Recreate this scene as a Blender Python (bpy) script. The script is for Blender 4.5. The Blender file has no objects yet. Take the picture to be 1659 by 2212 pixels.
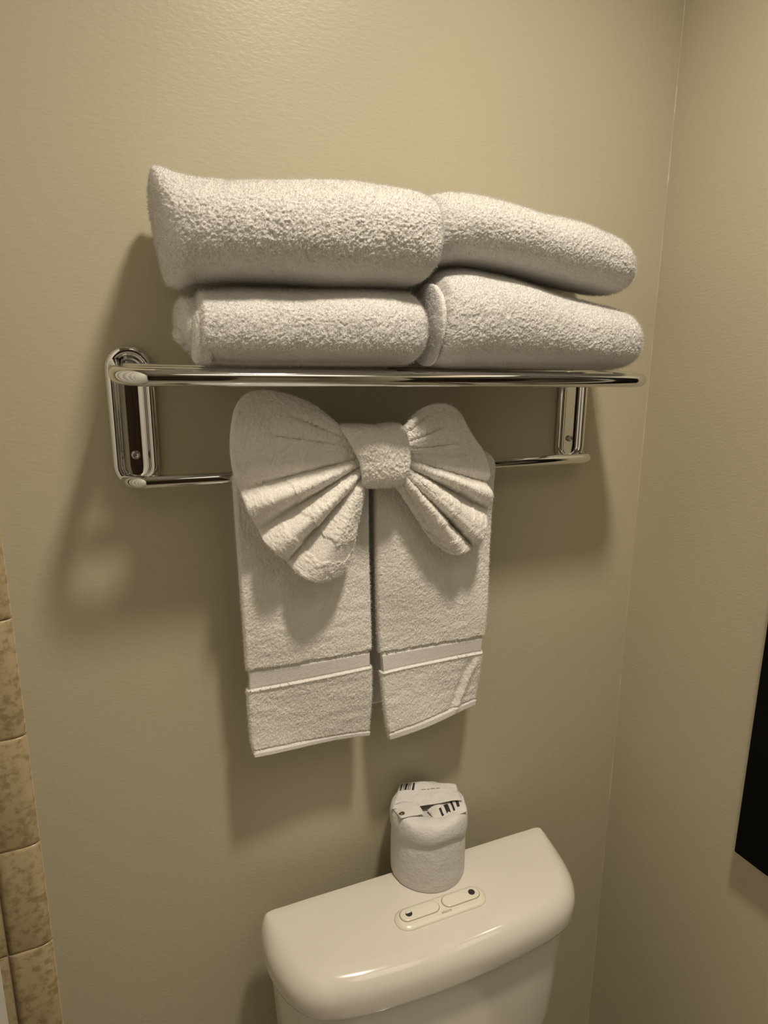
import bpy, bmesh, math, random
import numpy as np
from mathutils import Vector, Matrix

S = bpy.context.scene
C = S.collection

# ------------------------------------------------------------------ camera
cam_d = bpy.data.cameras.new('camera')
cam = bpy.data.objects.new('camera', cam_d)
C.objects.link(cam)
R = Matrix(((0.91843251, 0.07705505, -0.38800031),
            (-0.39551576, 0.19623197, -0.89725152),
            (0.00700030, 0.97752521, 0.21070231)))
cam.matrix_world = Matrix.Translation((0, -0.72, 1.46)) @ R.to_4x4()
cam_d.sensor_fit = 'VERTICAL'
cam_d.sensor_height = 36.0
cam_d.lens = 21.80
cam_d.clip_start = 0.01
S.camera = cam

# ------------------------------------------------------------------ world, lamps, exposure
w = bpy.data.worlds.new('world')
S.world = w
w.use_nodes = True
w.node_tree.nodes['Background'].inputs[0].default_value = (1.0, 0.85, 0.62, 1)
w.node_tree.nodes['Background'].inputs[1].default_value = 0.0


def lamp(name, loc, power, color, size):
    """round disk light shining down"""
    l = bpy.data.lights.new(name, 'AREA')
    l.shape = 'DISK'
    l.size = size
    l.spread = math.radians(126)
    l.energy = power
    l.color = color
    o = bpy.data.objects.new(name, l)
    o.location = loc
    C.objects.link(o)
    return o


WARM = (1.0, 0.885, 0.73)
lamp('ceiling_lamp', (0.335, -0.54, 2.38), 7.6, WARM, 0.12)
lamp('rear_fill_light', (0.50, -1.21, 2.38), 1.8, WARM, 0.75)  # added soft fill behind the camera, lifts the shadows

S.view_settings.view_transform = 'Standard'
S.view_settings.look = 'None'
S.view_settings.gamma = 1.0
S.view_settings.use_curve_mapping = False
S.view_settings.exposure = 0.0

# ------------------------------------------------------------------ helpers


def link(o, parent=None):
    C.objects.link(o)
    if parent:
        o.parent = parent
    return o


def meshobj(name, verts, faces, mat, parent=None, smooth=True):
    me = bpy.data.meshes.new(name)
    V = np.asarray(verts, dtype=np.float32)
    if isinstance(faces, np.ndarray):
        nf = len(faces)
        k = faces.shape[1]
        me.vertices.add(len(V))
        me.vertices.foreach_set('co', V.ravel())
        me.loops.add(nf * k)
        me.loops.foreach_set('vertex_index', faces.astype(np.int32).ravel())
        me.polygons.add(nf)
        me.polygons.foreach_set('loop_start', np.arange(0, nf * k, k, dtype=np.int32))
        me.update(calc_edges=True)
        me.validate()
    else:
        me.from_pydata([tuple(map(float, v)) for v in V], [], faces)
        me.update()
    me.materials.append(mat)
    if smooth:
        me.polygons.foreach_set('use_smooth', np.ones(len(me.polygons), dtype=bool))
    o = bpy.data.objects.new(name, me)
    return link(o, parent)


def empty(name, loc, label, cat, group=None):
    o = bpy.data.objects.new(name, None)
    o.location = loc
    o.empty_display_size = 0.02
    C.objects.link(o)
    o['label'] = label
    o['category'] = cat
    if group:
        o['group'] = group
    return o


def adopt(o, parent):
    """parent a mesh built in world coordinates under an unrotated empty"""
    o.parent = parent
    o.matrix_parent_inverse = Matrix.Translation(-Vector(parent.location))
    return o


def fix_normals(o):
    bm = bmesh.new()
    bm.from_mesh(o.data)
    bmesh.ops.recalc_face_normals(bm, faces=bm.faces)
    bm.to_mesh(o.data)
    bm.free()
    return o


def box(name, lo, hi, mat, parent=None, bevel=0.0, seg=2):
    bm = bmesh.new()
    bmesh.ops.create_cube(bm, size=1.0)
    for v in bm.verts:
        for i in range(3):
            v.co[i] = lo[i] if v.co[i] < 0 else hi[i]
    if bevel:
        bmesh.ops.bevel(bm, geom=list(bm.edges), offset=bevel, segments=seg, profile=0.6, affect='EDGES')
    me = bpy.data.meshes.new(name)
    bm.to_mesh(me)
    bm.free()
    me.materials.append(mat)
    if bevel:
        me.polygons.foreach_set('use_smooth', np.ones(len(me.polygons), dtype=bool))
    return link(bpy.data.objects.new(name, me), parent)


def structure(o):
    o['kind'] = 'structure'
    return o


def hash3(ix, iy, iz, seed):
    h = (ix.astype(np.uint32) * np.uint32(73856093)) ^ (iy.astype(np.uint32) * np.uint32(19349663)) ^ (iz.astype(np.uint32) * np.uint32(83492791))
    h = h ^ np.uint32((seed * 2654435761 + 12345) & 0xFFFFFFFF)
    for m, r in ((0x85EBCA6B, 16), (0xC2B2AE35, 13), (0x27D4EB2F, 16)):
        h = (h ^ (h >> np.uint32(r))) * np.uint32(m)
    h = h ^ (h >> np.uint32(15))
    return (h & 0xFFFFFF) / float(0x1000000)


def vnoise(P, wl, seed=0):
    """smooth value noise of wavelength wl (metres), -1..1; P is (..., 3)"""
    Q = P / wl
    I = np.floor(Q)
    Fr = Q - I
    Fr = Fr * Fr * (3 - 2 * Fr)
    I = I.astype(np.int64)
    out = 0.0
    for dx in (0, 1):
        wx = Fr[..., 0] if dx else 1 - Fr[..., 0]
        for dy in (0, 1):
            wy = Fr[..., 1] if dy else 1 - Fr[..., 1]
            for dz in (0, 1):
                wz = Fr[..., 2] if dz else 1 - Fr[..., 2]
                out = out + wx * wy * wz * hash3(I[..., 0] + dx, I[..., 1] + dy, I[..., 2] + dz, seed)
    return out * 2 - 1


def catmull(xs, ys, q):
    """smooth interpolation through (xs, ys); ys may be (n, k)"""
    xs = np.asarray(xs, float)
    ys = np.asarray(ys, float)
    if ys.ndim == 1:
        ys = ys[:, None]
    m = np.zeros_like(ys)
    d = (ys[1:] - ys[:-1]) / (xs[1:] - xs[:-1])[:, None]
    m[0], m[-1] = d[0], d[-1]
    h = np.diff(xs)
    m[1:-1] = (d[:-1] * h[1:, None] + d[1:] * h[:-1, None]) / (h[1:] + h[:-1])[:, None]
    q = np.asarray(q, float)
    i = np.clip(np.searchsorted(xs, q, 'right') - 1, 0, len(xs) - 2)
    hh = (xs[i + 1] - xs[i])[:, None]
    t = ((q - xs[i])[:, None]) / hh
    r = ((2 * t**3 - 3 * t**2 + 1) * ys[i] + (t**3 - 2 * t**2 + t) * hh * m[i] +
         (-2 * t**3 + 3 * t**2) * ys[i + 1] + (t**3 - t**2) * hh * m[i + 1])
    return r


def curve_param(pts, n):
    """resample a polyline smoothly by arc length"""
    pts = np.asarray(pts, float)
    s = np.concatenate([[0], np.cumsum(np.linalg.norm(np.diff(pts[:, :2], axis=0), axis=1))])
    s /= s[-1]
    return catmull(s, pts, np.linspace(0, 1, n))


def grid_faces(nu, nv, wrap_v=False, off=0):
    u = np.arange(nu - 1)
    v = np.arange(nv if wrap_v else nv - 1)
    U, V = np.meshgrid(u, v, indexing='ij')
    V1 = (V + 1) % nv
    return np.stack([U * nv + V, (U + 1) * nv + V, (U + 1) * nv + V1, U * nv + V1], -1).reshape(-1, 4) + off


def grid_normals(P, wrap_v=False):
    du = np.gradient(P, axis=0)
    if wrap_v:
        dv = (np.roll(P, -1, 1) - np.roll(P, 1, 1)) / 2
    else:
        dv = np.gradient(P, axis=1)
    n = np.cross(du, dv)
    return n / np.maximum(np.linalg.norm(n, axis=-1, keepdims=True), 1e-9)


def pile(P, seed, amp=1.0):
    """height of terry pile at the points P"""
    sk = P @ np.array([[1, 0, 0.25], [0, 1, 0], [-0.45, 0, 0.75]])      # loops lean sideways
    n1 = vnoise(sk, 0.0021, seed)
    n2 = vnoise(P + 0.01, 0.0014, seed + 1)
    n3 = vnoise(P, 0.0055, seed + 2)
    return amp * (0.00068 * n1 + 0.00062 * n2 + 0.00022 * n3)


def tube(name, path, r, mat, parent=None, fillet=0.0, seg=20, fs=10):
    P = [Vector(p) for p in path]
    pts = [P[0]]
    for i in range(1, len(P) - 1):
        a = (P[i - 1] - P[i]).normalized()
        b = (P[i + 1] - P[i]).normalized()
        for k in range(fs + 1):
            t = k / fs
            p0, p1, p2 = P[i] + a * fillet, P[i], P[i] + b * fillet
            q = 0.585
            c0, c1 = p0 + (p1 - p0) * q, p2 + (p1 - p2) * q
            pts.append(p0 * (1 - t)**3 + c0 * 3 * t * (1 - t)**2 + c1 * 3 * t * t * (1 - t) + p2 * t**3)
    pts.append(P[-1])
    vs, fsx = [], []
    t0 = (pts[1] - pts[0]).normalized()
    ref = t0.orthogonal().normalized()
    n = len(pts)
    for i, p in enumerate(pts):
        t = (pts[min(i + 1, n - 1)] - pts[max(i - 1, 0)]).normalized()
        ref = (ref - t * ref.dot(t)).normalized()
        bn = t.cross(ref)
        for k in range(seg):
            a = 2 * math.pi * k / seg
            vs.append(p + (ref * math.cos(a) + bn * math.sin(a)) * r)
    for i in range(n - 1):
        for k in range(seg):
            k1 = (k + 1) % seg
            fsx.append((i * seg + k, i * seg + k1, (i + 1) * seg + k1, (i + 1) * seg + k))
    fsx.append(tuple(range(seg))[::-1])
    fsx.append(tuple((n - 1) * seg + k for k in range(seg)))
    return meshobj(name, vs, fsx, mat, parent)


def loft(name, rings, mat, parent=None, cap=(True, True), smooth=True):
    n = len(rings[0])
    vs = [v for r in rings for v in r]
    f = []
    for i in range(len(rings) - 1):
        for k in range(n):
            k1 = (k + 1) % n
            f.append((i * n + k, i * n + k1, (i + 1) * n + k1, (i + 1) * n + k))
    if cap[0]:
        f.append(tuple(range(n))[::-1])
    if cap[1]:
        f.append(tuple((len(rings) - 1) * n + k for k in range(n)))
    return fix_normals(meshobj(name, vs, f, mat, parent, smooth))


# ------------------------------------------------------------------ materials
def newmat(name):
    m = bpy.data.materials.new(name)
    m.use_nodes = True
    nt = m.node_tree
    b = nt.nodes['Principled BSDF']
    return m, nt, b


def coords(nt, scale=(1, 1, 1), loc=(0, 0, 0)):
    g = nt.nodes.new('ShaderNodeNewGeometry')
    mp = nt.nodes.new('ShaderNodeMapping')
    mp.inputs['Scale'].default_value = scale
    mp.inputs['Location'].default_value = loc
    nt.links.new(g.outputs['Position'], mp.inputs[0])
    return mp.outputs[0]


def noise(nt, vec, scale, detail=2, rough=0.5):
    n = nt.nodes.new('ShaderNodeTexNoise')
    n.inputs['Scale'].default_value = scale
    n.inputs['Detail'].default_value = detail
    n.inputs['Roughness'].default_value = rough
    nt.links.new(vec, n.inputs['Vector'])
    return n.outputs['Fac']


def ramp(nt, fac, stops):
    r = nt.nodes.new('ShaderNodeValToRGB')
    el = r.color_ramp.elements
    while len(el) < len(stops):
        el.new(0.5)
    for e, (p, c) in zip(el, stops):
        e.position = p
        e.color = (*c, 1)
    nt.links.new(fac, r.inputs[0])
    return r.outputs[0]


def bump(nt, b, height, strength, dist, prev=None):
    n = nt.nodes.new('ShaderNodeBump')
    n.inputs['Strength'].default_value = strength
    n.inputs['Distance'].default_value = dist
    nt.links.new(height, n.inputs['Height'])
    if prev is not None:
        nt.links.new(prev, n.inputs['Normal'])
    nt.links.new(n.outputs[0], b.inputs['Normal'])
    return n.outputs[0]


def mat_paint(name, col, rough=0.36):
    m, nt, b = newmat(name)
    v = coords(nt)
    nt.links.new(ramp(nt, noise(nt, v, 2.2, 3), [(0.35, tuple(c * 0.97 for c in col)), (0.65, tuple(min(1, c * 1.03) for c in col))]),
                 b.inputs['Base Color'])
    b.inputs['Roughness'].default_value = rough
    b.inputs['Specular IOR Level'].default_value = 0.5
    v2 = coords(nt, (0.35, 0.35, 1.0))
    h1 = noise(nt, v2, 330, 2, 0.55)        # brush strokes, drawn out sideways
    n1 = bump(nt, b, h1, 0.30, 0.0007)
    h2 = noise(nt, v, 150, 2, 0.5)          # roller stipple
    bump(nt, b, h2, 0.25, 0.0006, n1)
    return m


def mat_terry(name, col=(0.73, 0.715, 0.69), fine=1.0):
    m, nt, b = newmat(name)
    v = coords(nt)
    nt.links.new(ramp(nt, noise(nt, v, 60, 3), [(0.3, tuple(c * 0.96 for c in col)), (0.7, col)]), b.inputs['Base Color'])
    b.inputs['Roughness'].default_value = 0.95
    b.inputs['Specular IOR Level'].default_value = 0.15
    b.inputs['Sheen Weight'].default_value = 0.15
    b.inputs['Sheen Roughness'].default_value = 0.5
    vo = nt.nodes.new('ShaderNodeTexVoronoi')
    vo.inputs['Scale'].default_value = 620
    nt.links.new(v, vo.inputs['Vector'])
    n1 = bump(nt, b, vo.outputs['Distance'], 0.55 * fine, 0.0007)
    bump(nt, b, noise(nt, v, 420, 3, 0.6), 0.6 * fine, 0.0008, n1)
    return m


def mat_woven(name, col=(0.79, 0.765, 0.73)):
    m, nt, b = newmat(name)
    b.inputs['Base Color'].default_value = (*col, 1)
    b.inputs['Roughness'].default_value = 0.8
    b.inputs['Specular IOR Level'].default_value = 0.2
    wv = nt.nodes.new('ShaderNodeTexWave')
    wv.inputs['Scale'].default_value = 180
    wv.inputs['Distortion'].default_value = 0.6
    wv.bands_direction = 'Z'
    nt.links.new(coords(nt), wv.inputs['Vector'])
    bump(nt, b, wv.outputs['Fac'], 0.3, 0.0004)
    return m


def mat_plain(name, col, rough=0.5, metal=0.0, spec=0.5, coat=0.0):
    m, nt, b = newmat(name)
    v = coords(nt)
    nt.links.new(ramp(nt, noise(nt, v, 25, 2), [(0.3, tuple(c * 0.97 for c in col)), (0.7, col)]), b.inputs['Base Color'])
    b.inputs['Roughness'].default_value = rough
    b.inputs['Metallic'].default_value = metal
    b.inputs['Specular IOR Level'].default_value = spec
    b.inputs['Coat Weight'].default_value = coat
    return m


M_WALL = mat_paint('olive_beige_paint', (0.545, 0.50, 0.365))
M_CEIL = mat_paint('ceiling_paint', (0.80, 0.78, 0.72), 0.8)
M_FLOOR = mat_plain('floor_vinyl', (0.56, 0.49, 0.38), 0.5)
M_TERRY = mat_terry('white_terry')
M_TERRY2 = mat_terry('hand_towel_terry', (0.87, 0.84, 0.79), 0.8)
M_WOVEN = mat_woven('woven_border')
M_CHROME = mat_plain('chrome', (0.78, 0.79, 0.79), 0.06, 1.0)
M_MIRROR = mat_plain('mirror_silver', (0.86, 0.87, 0.86), 0.03, 1.0)
M_SCREW = mat_plain('screw_steel', (0.55, 0.52, 0.48), 0.25, 1.0)
M_PORC = mat_plain('porcelain', (0.75, 0.715, 0.64), 0.12, 0.0, 0.5, 0.4)
M_PLASTIC = mat_plain('cream_plastic', (0.80, 0.76, 0.64), 0.25)
M_DARK = mat_plain('dark_mark', (0.035, 0.03, 0.035), 0.4)
M_GREY = mat_plain('grey_print', (0.30, 0.27, 0.20), 0.5)
M_BLACK = mat_plain('black_lacquer', (0.004, 0.004, 0.004), 0.6, 0, 0.08)
M_DOOR = mat_plain('dark_wood', (0.05, 0.025, 0.012), 0.4)
M_CURT = mat_plain('curtain_cloth', (0.75, 0.72, 0.66), 0.8)
M_BEAD, nt_, b_ = newmat('painted_caulk')      # wall paint, rubbed off in places
nt_.links.new(ramp(nt_, noise(nt_, coords(nt_), 18, 4, 0.65), [(0.60, (0.545, 0.50, 0.365)), (0.68, (0.74, 0.70, 0.58))]), b_.inputs['Base Color'])
b_.inputs['Roughness'].default_value = 0.5


def mat_paper():
    m, nt, b = newmat('wrapping_paper')
    b.inputs['Base Color'].default_value = (0.70, 0.68, 0.65, 1)
    b.inputs['Roughness'].default_value = 0.6
    b.inputs['Specular IOR Level'].default_value = 0.25
    v = coords(nt)
    bump(nt, b, noise(nt, v, 75, 4, 0.65), 0.6, 0.004)
    return m


M_PAPER = mat_paper()


def mat_tile():
    m, nt, b = newmat('mottled_tile')
    v = coords(nt)
    spots = ramp(nt, noise(nt, v, 105, 4, 0.62), [(0.0, (0.32, 0.235, 0.115)), (0.38, (0.38, 0.285, 0.15)),
                                               (0.52, (0.54, 0.43, 0.26)), (1.0, (0.61, 0.50, 0.33))])
    nt.links.new(spots, b.inputs['Base Color'])
    b.inputs['Roughness'].default_value = 0.3
    bump(nt, b, noise(nt, v, 60, 2), 0.15, 0.002)
    return m


M_TILE = mat_tile()
M_GROUT = mat_plain('grout', (0.42, 0.34, 0.22), 0.9)

# ------------------------------------------------------------------ room shell
XR = 0.7453          # right wall
XL, YF, ZC = -1.05, -2.1, 2.44
wall_back = structure(box('wall_back', (XL - 0.1, 0, -0.05), (XR + 0.1, 0.1, ZC + 0.1), M_WALL))
structure(box('wall_right', (XR, YF - 0.1, -0.05), (XR + 0.1, 0, ZC + 0.1), M_WALL))
structure(box('wall_left', (XL - 0.1, YF - 0.1, -0.05), (XL, 0, ZC + 0.1), M_WALL))
structure(box('wall_front', (XL, YF - 0.1, -0.05), (XR, YF, ZC + 0.1), M_WALL))
structure(box('floor', (XL, YF, -0.05), (XR, 0, 0), M_FLOOR))
structure(box('ceiling', (XL, YF, ZC), (XR, 0, ZC + 0.1), M_CEIL))
door = structure(box('unseen_door', (-0.45, YF, 0), (0.40, YF + 0.035, 2.03), M_DOOR, bevel=0.003))  # unseen dark door, added to give the chrome dark reflections
for (x0, x1, z0, z1) in ((-0.35, -0.06, 0.2, 0.95), (0.02, 0.31, 0.2, 0.95), (-0.35, -0.06, 1.1, 1.85), (0.02, 0.31, 1.1, 1.85)):
    box('door_panel', (x0, YF + 0.035, z0), (x1, YF + 0.043, z1), M_DOOR, door, bevel=0.006)

# paint and caulk bead running down the corner of the two walls
rng = random.Random(4)
zs = np.arange(0.0, ZC, 0.006)
vs = []
for z in zs:
    p = np.array([[0, 0, z]])
    a = 0.0010 + 0.0004 * vnoise(p, 0.05, 3)[0] + 0.0003 * vnoise(p, 0.012, 5)[0]
    a += 0.0012 * max(0, vnoise(p, 0.03, 8)[0] - 0.25)
    vs += [(XR - a, 0.001, z), (XR - a * 0.42, -a * 0.42, z), (XR + 0.001, -a, z)]
structure(meshobj('trim_1', vs, grid_faces(len(zs), 3), M_BEAD))

# glazed tiles of the tub surround, on the left of the back wall
grout = None
ZJ, TH = 0.804, 0.1355


def tile_mesh(wd, ht, bull):
    """one tile, x from -wd to 0, z from 0 to ht, its right edge rolled over when it is a bullnose"""
    g, dep = 0.0006, 0.0075
    nx, nz = (14, 6) if bull else (6, 6)
    xs = np.linspace(-wd + g, 0 if bull else -g, nx)
    if bull:
        xs = -wd + g + (wd - g) * (1 - (1 - np.linspace(0, 1, nx))**1.8)
    zz = np.array([g, g + 0.0015, g + 0.004, ht - g - 0.004, ht - g - 0.0015, ht - g])
    P = np.zeros((nx, nz, 3))
    for i, x in enumerate(xs):
        for j, z in enumerate(zz):
            e = min(z - g, ht - g - z)
            if not bull:
                e = min(e, x + wd - g, -g - x)
            else:
                e = min(e, x + wd - g)
            d = dep - 0.0018 * (1 - min(1, e / 0.004))**2
            if bull:
                r = 0.016
                t = max(0.0, min(1.0, (x + r) / r))
                d = d - dep * (1 - math.sqrt(max(0, 1 - t * t)))
            P[i, j] = (x, -max(d, 0.0), z)
    Bk = P.copy()
    Bk[..., 1] = 0.0
    V = np.concatenate([P.reshape(-1, 3), Bk.reshape(-1, 3)])
    F = [tuple(f) for f in grid_faces(nx, nz)]
    n = nx * nz
    ring = [i * nz for i in range(nx)] + [(nx - 1) * nz + j for j in range(1, nz)] + \
           [i * nz + nz - 1 for i in range(nx - 2, -1, -1)] + [j for j in range(nz - 2, 0, -1)]
    for a, b in zip(ring, ring[1:] + ring[:1]):
        F.append((a, b, b + n, a + n))
    return V, F


bull0 = field0 = None
for r in range(-4, 11):
    z = ZJ + r * TH
    if bull0 is None:
        bull0 = fix_normals(meshobj('tile', *tile_mesh(0.0455, TH, True), M_TILE, wall_back))
        o = bull0
    else:
        o = link(bull0.copy(), wall_back)
    o.location = (-0.1152, 0, z)
    for c in range(5):
        if field0 is None:
            field0 = fix_normals(meshobj('tile', *tile_mesh(TH, TH, False), M_TILE, wall_back))
            o = field0
        else:
            o = link(field0.copy(), wall_back)
        o.location = (-0.1607 - c * TH, 0, z)
box('grout', (-0.1607 - 5 * TH, -0.0055, ZJ - 4 * TH), (-0.128, 0.0, ZJ + 11 * TH), M_GROUT, wall_back)

# ------------------------------------------------------------------ shower curtain and its rod, left edge
ny, nz = 150, 30
ys = np.linspace(-0.03, -1.25, ny)
zz = np.linspace(0.14, 2.005, nz)
P = np.zeros((ny, nz, 3))
for i, y in enumerate(ys):
    f = math.sin((y + 0.03) * 2 * math.pi / 0.085)
    for j, z in enumerate(zz):
        k = 1 - 0.55 * (j / (nz - 1))
        P[i, j] = (-0.182 + 0.016 * k * f + 0.018 * max(0, 1 - (-0.03 - y) / 0.015), y, z)
N = grid_normals(P)
V = np.concatenate([(P + N * 0.0006).reshape(-1, 3), (P - N * 0.0006).reshape(-1, 3)])
F = np.concatenate([grid_faces(ny, nz), grid_faces(ny, nz, off=ny * nz)[:, ::-1]])
cur = meshobj('shower_curtain', V, F, M_CURT)
cur['label'] = 'white shower curtain edge beside the speckled tiles, bottom left'
cur['category'] = 'curtain'
rod = tube('curtain_rod', [(-0.182, 0, 2.015), (-0.182, YF, 2.015)], 0.0125, M_CHROME)
rod['label'] = 'chrome rod holding the white shower curtain'
rod['category'] = 'rod'

# ------------------------------------------------------------------ black framed mirror on the right wall
pan = empty('wall_mirror', (XR, -0.60, 0.8372), 'black framed mirror hanging on the right wall', 'mirror')
MY0, MY1, MZ0, MZ1, MF = -1.05, -0.2442, 0.8372, 1.86, 0.048
for nm, y0, y1, z0, z1 in (('frame_rail', MY0 + MF, MY1 - MF, MZ0, MZ0 + MF), ('frame_rail', MY0 + MF, MY1 - MF, MZ1 - MF, MZ1),
                           ('frame_stile', MY0, MY0 + MF, MZ0, MZ1), ('frame_stile', MY1 - MF, MY1, MZ0, MZ1)):
    adopt(box(nm, (XR - 0.020, y0, z0), (XR - 0.002, y1, z1), M_BLACK, bevel=0.0022), pan)
adopt(box('mirror_glass', (XR - 0.012, MY0 + 0.02, MZ0 + 0.02), (XR - 0.008, MY1 - 0.02, MZ1 - 0.02), M_MIRROR), pan)
adopt(box('backing_board', (XR - 0.008, MY0 + 0.02, MZ0 + 0.02), (XR - 0.003, MY1 - 0.02, MZ1 - 0.02), M_DARK), pan)
adopt(box('mounting_cleat', (XR - 0.003, -0.80, 1.55), (XR, -0.40, 1.60), M_DARK), pan)

# ------------------------------------------------------------------ towel rack
XM = 0.3095
rack = empty('towel_rack', (XM, 0, 1.343), 'chrome towel shelf with a lower bar fixed on the beige wall', 'towel rack')


def shelf_z(p):
    return 1.4592 + (0.1197 - p) * 0.10


ax0, ax1 = 0.0062, 0.6215
adopt(tube('shelf_frame', [(ax0, -0.004, shelf_z(0)), (ax0, -0.1197, shelf_z(0.1197)), (ax1, -0.1197, shelf_z(0.1197)), (ax1, -0.004, shelf_z(0))],
           0.0080, M_CHROME, None, 0.028, 28, 16), rack)
for p in (0.030, 0.060, 0.090):
    adopt(tube('shelf_bar', [(ax0, -p, shelf_z(p)), (ax1, -p, shelf_z(p))], 0.0050, M_CHROME, None, 0, 20), rack)
adopt(tube('towel_bar', [(0.0085, -0.004, 1.3520), (0.0085, -0.0312, 1.3515), (0.6180, -0.0312, 1.3515), (0.6180, -0.004, 1.3520)],
           0.0070, M_CHROME, None, 0.020, 24, 14), rack)


def pill(cx, cz, hw, hh, off, n=14):
    r = hw - off
    pts = []
    for k in range(n + 1):
        a = math.pi * k / n
        pts.append((cx + r * math.cos(a), cz + (hh - hw) + r * math.sin(a)))
    for k in range(n + 1):
        a = math.pi + math.pi * k / n
        pts.append((cx + r * math.cos(a), cz - (hh - hw) + r * math.sin(a)))
    return pts


for cx in (0.0185, 0.5995):
    rings = []
    for off, y in ((0, 0), (0, -0.006), (0.0008, -0.0088), (0.0028, -0.0105), (0.0065, -0.0108), (0.0090, -0.0098),
                   (0.0105, -0.0070), (0.0118, -0.0046), (0.0140, -0.0040), (0.0200, -0.0036)):
        rings.append([(x, y, z) for x, z in pill(cx, 1.4168, 0.0240, 0.0745, off)])
    pl = adopt(loft('wall_plate', rings, M_CHROME), rack)
    for sz in (1.3775, 1.4715):
        prof = [(0.0046, -0.0030), (0.0046, -0.0052), (0.0040, -0.0064), (0.0026, -0.0071), (0.0022, -0.0060), (0.0006, -0.0060)]
        rg = [[(cx + r * math.cos(2 * math.pi * k / 20), y, sz + r * math.sin(2 * math.pi * k / 20)) for k in range(20)] for r, y in prof]
        sc = loft('screw', rg, M_SCREW)
        sc.parent = pl
        sc.matrix_parent_inverse = Matrix.Identity(4)


def fuzz(o, count, length, radius, seed):
    """short loose fibres of the terry pile, grown on the cloth itself"""
    md = o.modifiers.new('pile', 'PARTICLE_SYSTEM')
    ps = md.particle_system
    ps.seed = seed
    st = ps.settings
    st.type = 'HAIR'
    st.count = count
    st.hair_step = 3
    st.hair_length = length
    st.use_advanced_hair = True
    st.normal_factor = length * 0.20
    st.factor_random = length * 0.19
    st.tangent_factor = 0.0
    st.length_random = 0.5
    st.emit_from = 'FACE'
    st.distribution = 'RAND'
    st.use_even_distribution = True
    st.render_type = 'PATH'
    st.render_step = 2
    st.display_step = 2
    st.root_radius = radius
    st.tip_radius = radius * 0.6
    st.radius_scale = 1.0
    st.material = 1
    return o


# ------------------------------------------------------------------ folded towels on the shelf
def bundle(name, st, nx, nt, seed, shear0=0.0, shear1=0.0, capl=0.018, capr=0.018, mat=M_TERRY, parent=None, amp=1.0, lump=0.0022, flat_top=False, lift=0.0):
    """a folded bundle swept along x.  stations: x, z bottom, z top, front p, back p, squareness"""
    st = np.asarray(st, float)
    x0, x1 = st[0, 0], st[-1, 0]
    # denser stations at the rounded ends
    t = np.linspace(0, 1, nx)
    e = np.linspace(0, math.pi / 2, 16)
    xs = np.concatenate([x0 + capl * (1 - np.cos(e)), np.linspace(x0 + capl, x1 - capr, nx)[1:-1], x1 - capr * (1 - np.sin(e))])
    k = np.concatenate([np.sin(e), np.ones(nx - 2), np.cos(e)])
    k = np.maximum(k, 0.02)
    # ends stay plump: a towel's end is blunt
    q = catmull(st[:, 0], st[:, 1:], xs)
    zb, zt, pf, pb, ex = q.T
    zc, b = (zb + zt) / 2, (zt - zb) / 2
    pc, a = (pf + pb) / 2, (pf - pb) / 2
    kk = np.where(k < 1, 0.0 + 1.0 * k, 1.0)
    th = np.linspace(0, 2 * math.pi, nt, endpoint=False)
    ct, sn = np.cos(th), np.sin(th)
    P = np.zeros((len(xs), nt, 3))
    for i in range(len(xs)):
        m = 2.0 / ex[i]
        cy = np.sign(ct) * np.abs(ct)**m
        cz = np.sign(sn) * np.abs(sn)**m
        ins = min(a[i], b[i]) * (1 - kk[i])
        P[i, :, 1] = -(pc[i] + (a[i] - ins) * cy)
        P[i, :, 2] = zc[i] + (b[i] - ins) * cz
        f = (xs[i] - x0) / (x1 - x0)
        sh = shear0 * (1 - f) + shear1 * f
        P[i, :, 0] = xs[i] + sh * (P[i, :, 2] - zc[i])
    N = grid_normals(P, True)
    if np.mean(N[len(xs) // 2, :, 1] * ct) > 0:
        N = -N
    low = lump * vnoise(P, 0.055, seed + 10) + 0.0007 * vnoise(P, 0.024, seed + 11)
    calm = 1 - 0.9 * np.clip((-N[..., 2] - 0.55) / 0.3, 0, 1)           # pressed flat underneath
    if flat_top:
        calm = calm * (1 - 0.75 * np.clip((N[..., 2] - 0.70) / 0.25, 0, 1))
    P = P + N * ((low + pile(P, seed, amp)) * calm)[..., None]
    P[..., 2] += 0.10 * (0.125 + P[..., 1]) + lift                      # lies on the slightly drooping shelf
    V = P.reshape(-1, 3)
    F = grid_faces(len(xs), nt, True)
    o = meshobj(name, V, F, mat, parent)
    bm = bmesh.new()
    bm.from_mesh(o.data)
    bmesh.ops.holes_fill(bm, edges=[ed for ed in bm.edges if ed.is_boundary], sides=0)
    bmesh.ops.recalc_face_normals(bm, faces=bm.faces)
    bm.to_mesh(o.data)
    bm.free()
    o.data.polygons.foreach_set('use_smooth', np.ones(len(o.data.polygons), dtype=bool))
    area = 2 * (x1 - x0) * float(np.mean(a + b)) * 1.8
    fuzz(o, int(area * 620000), 0.0024, 0.00016, seed)
    return o


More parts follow.
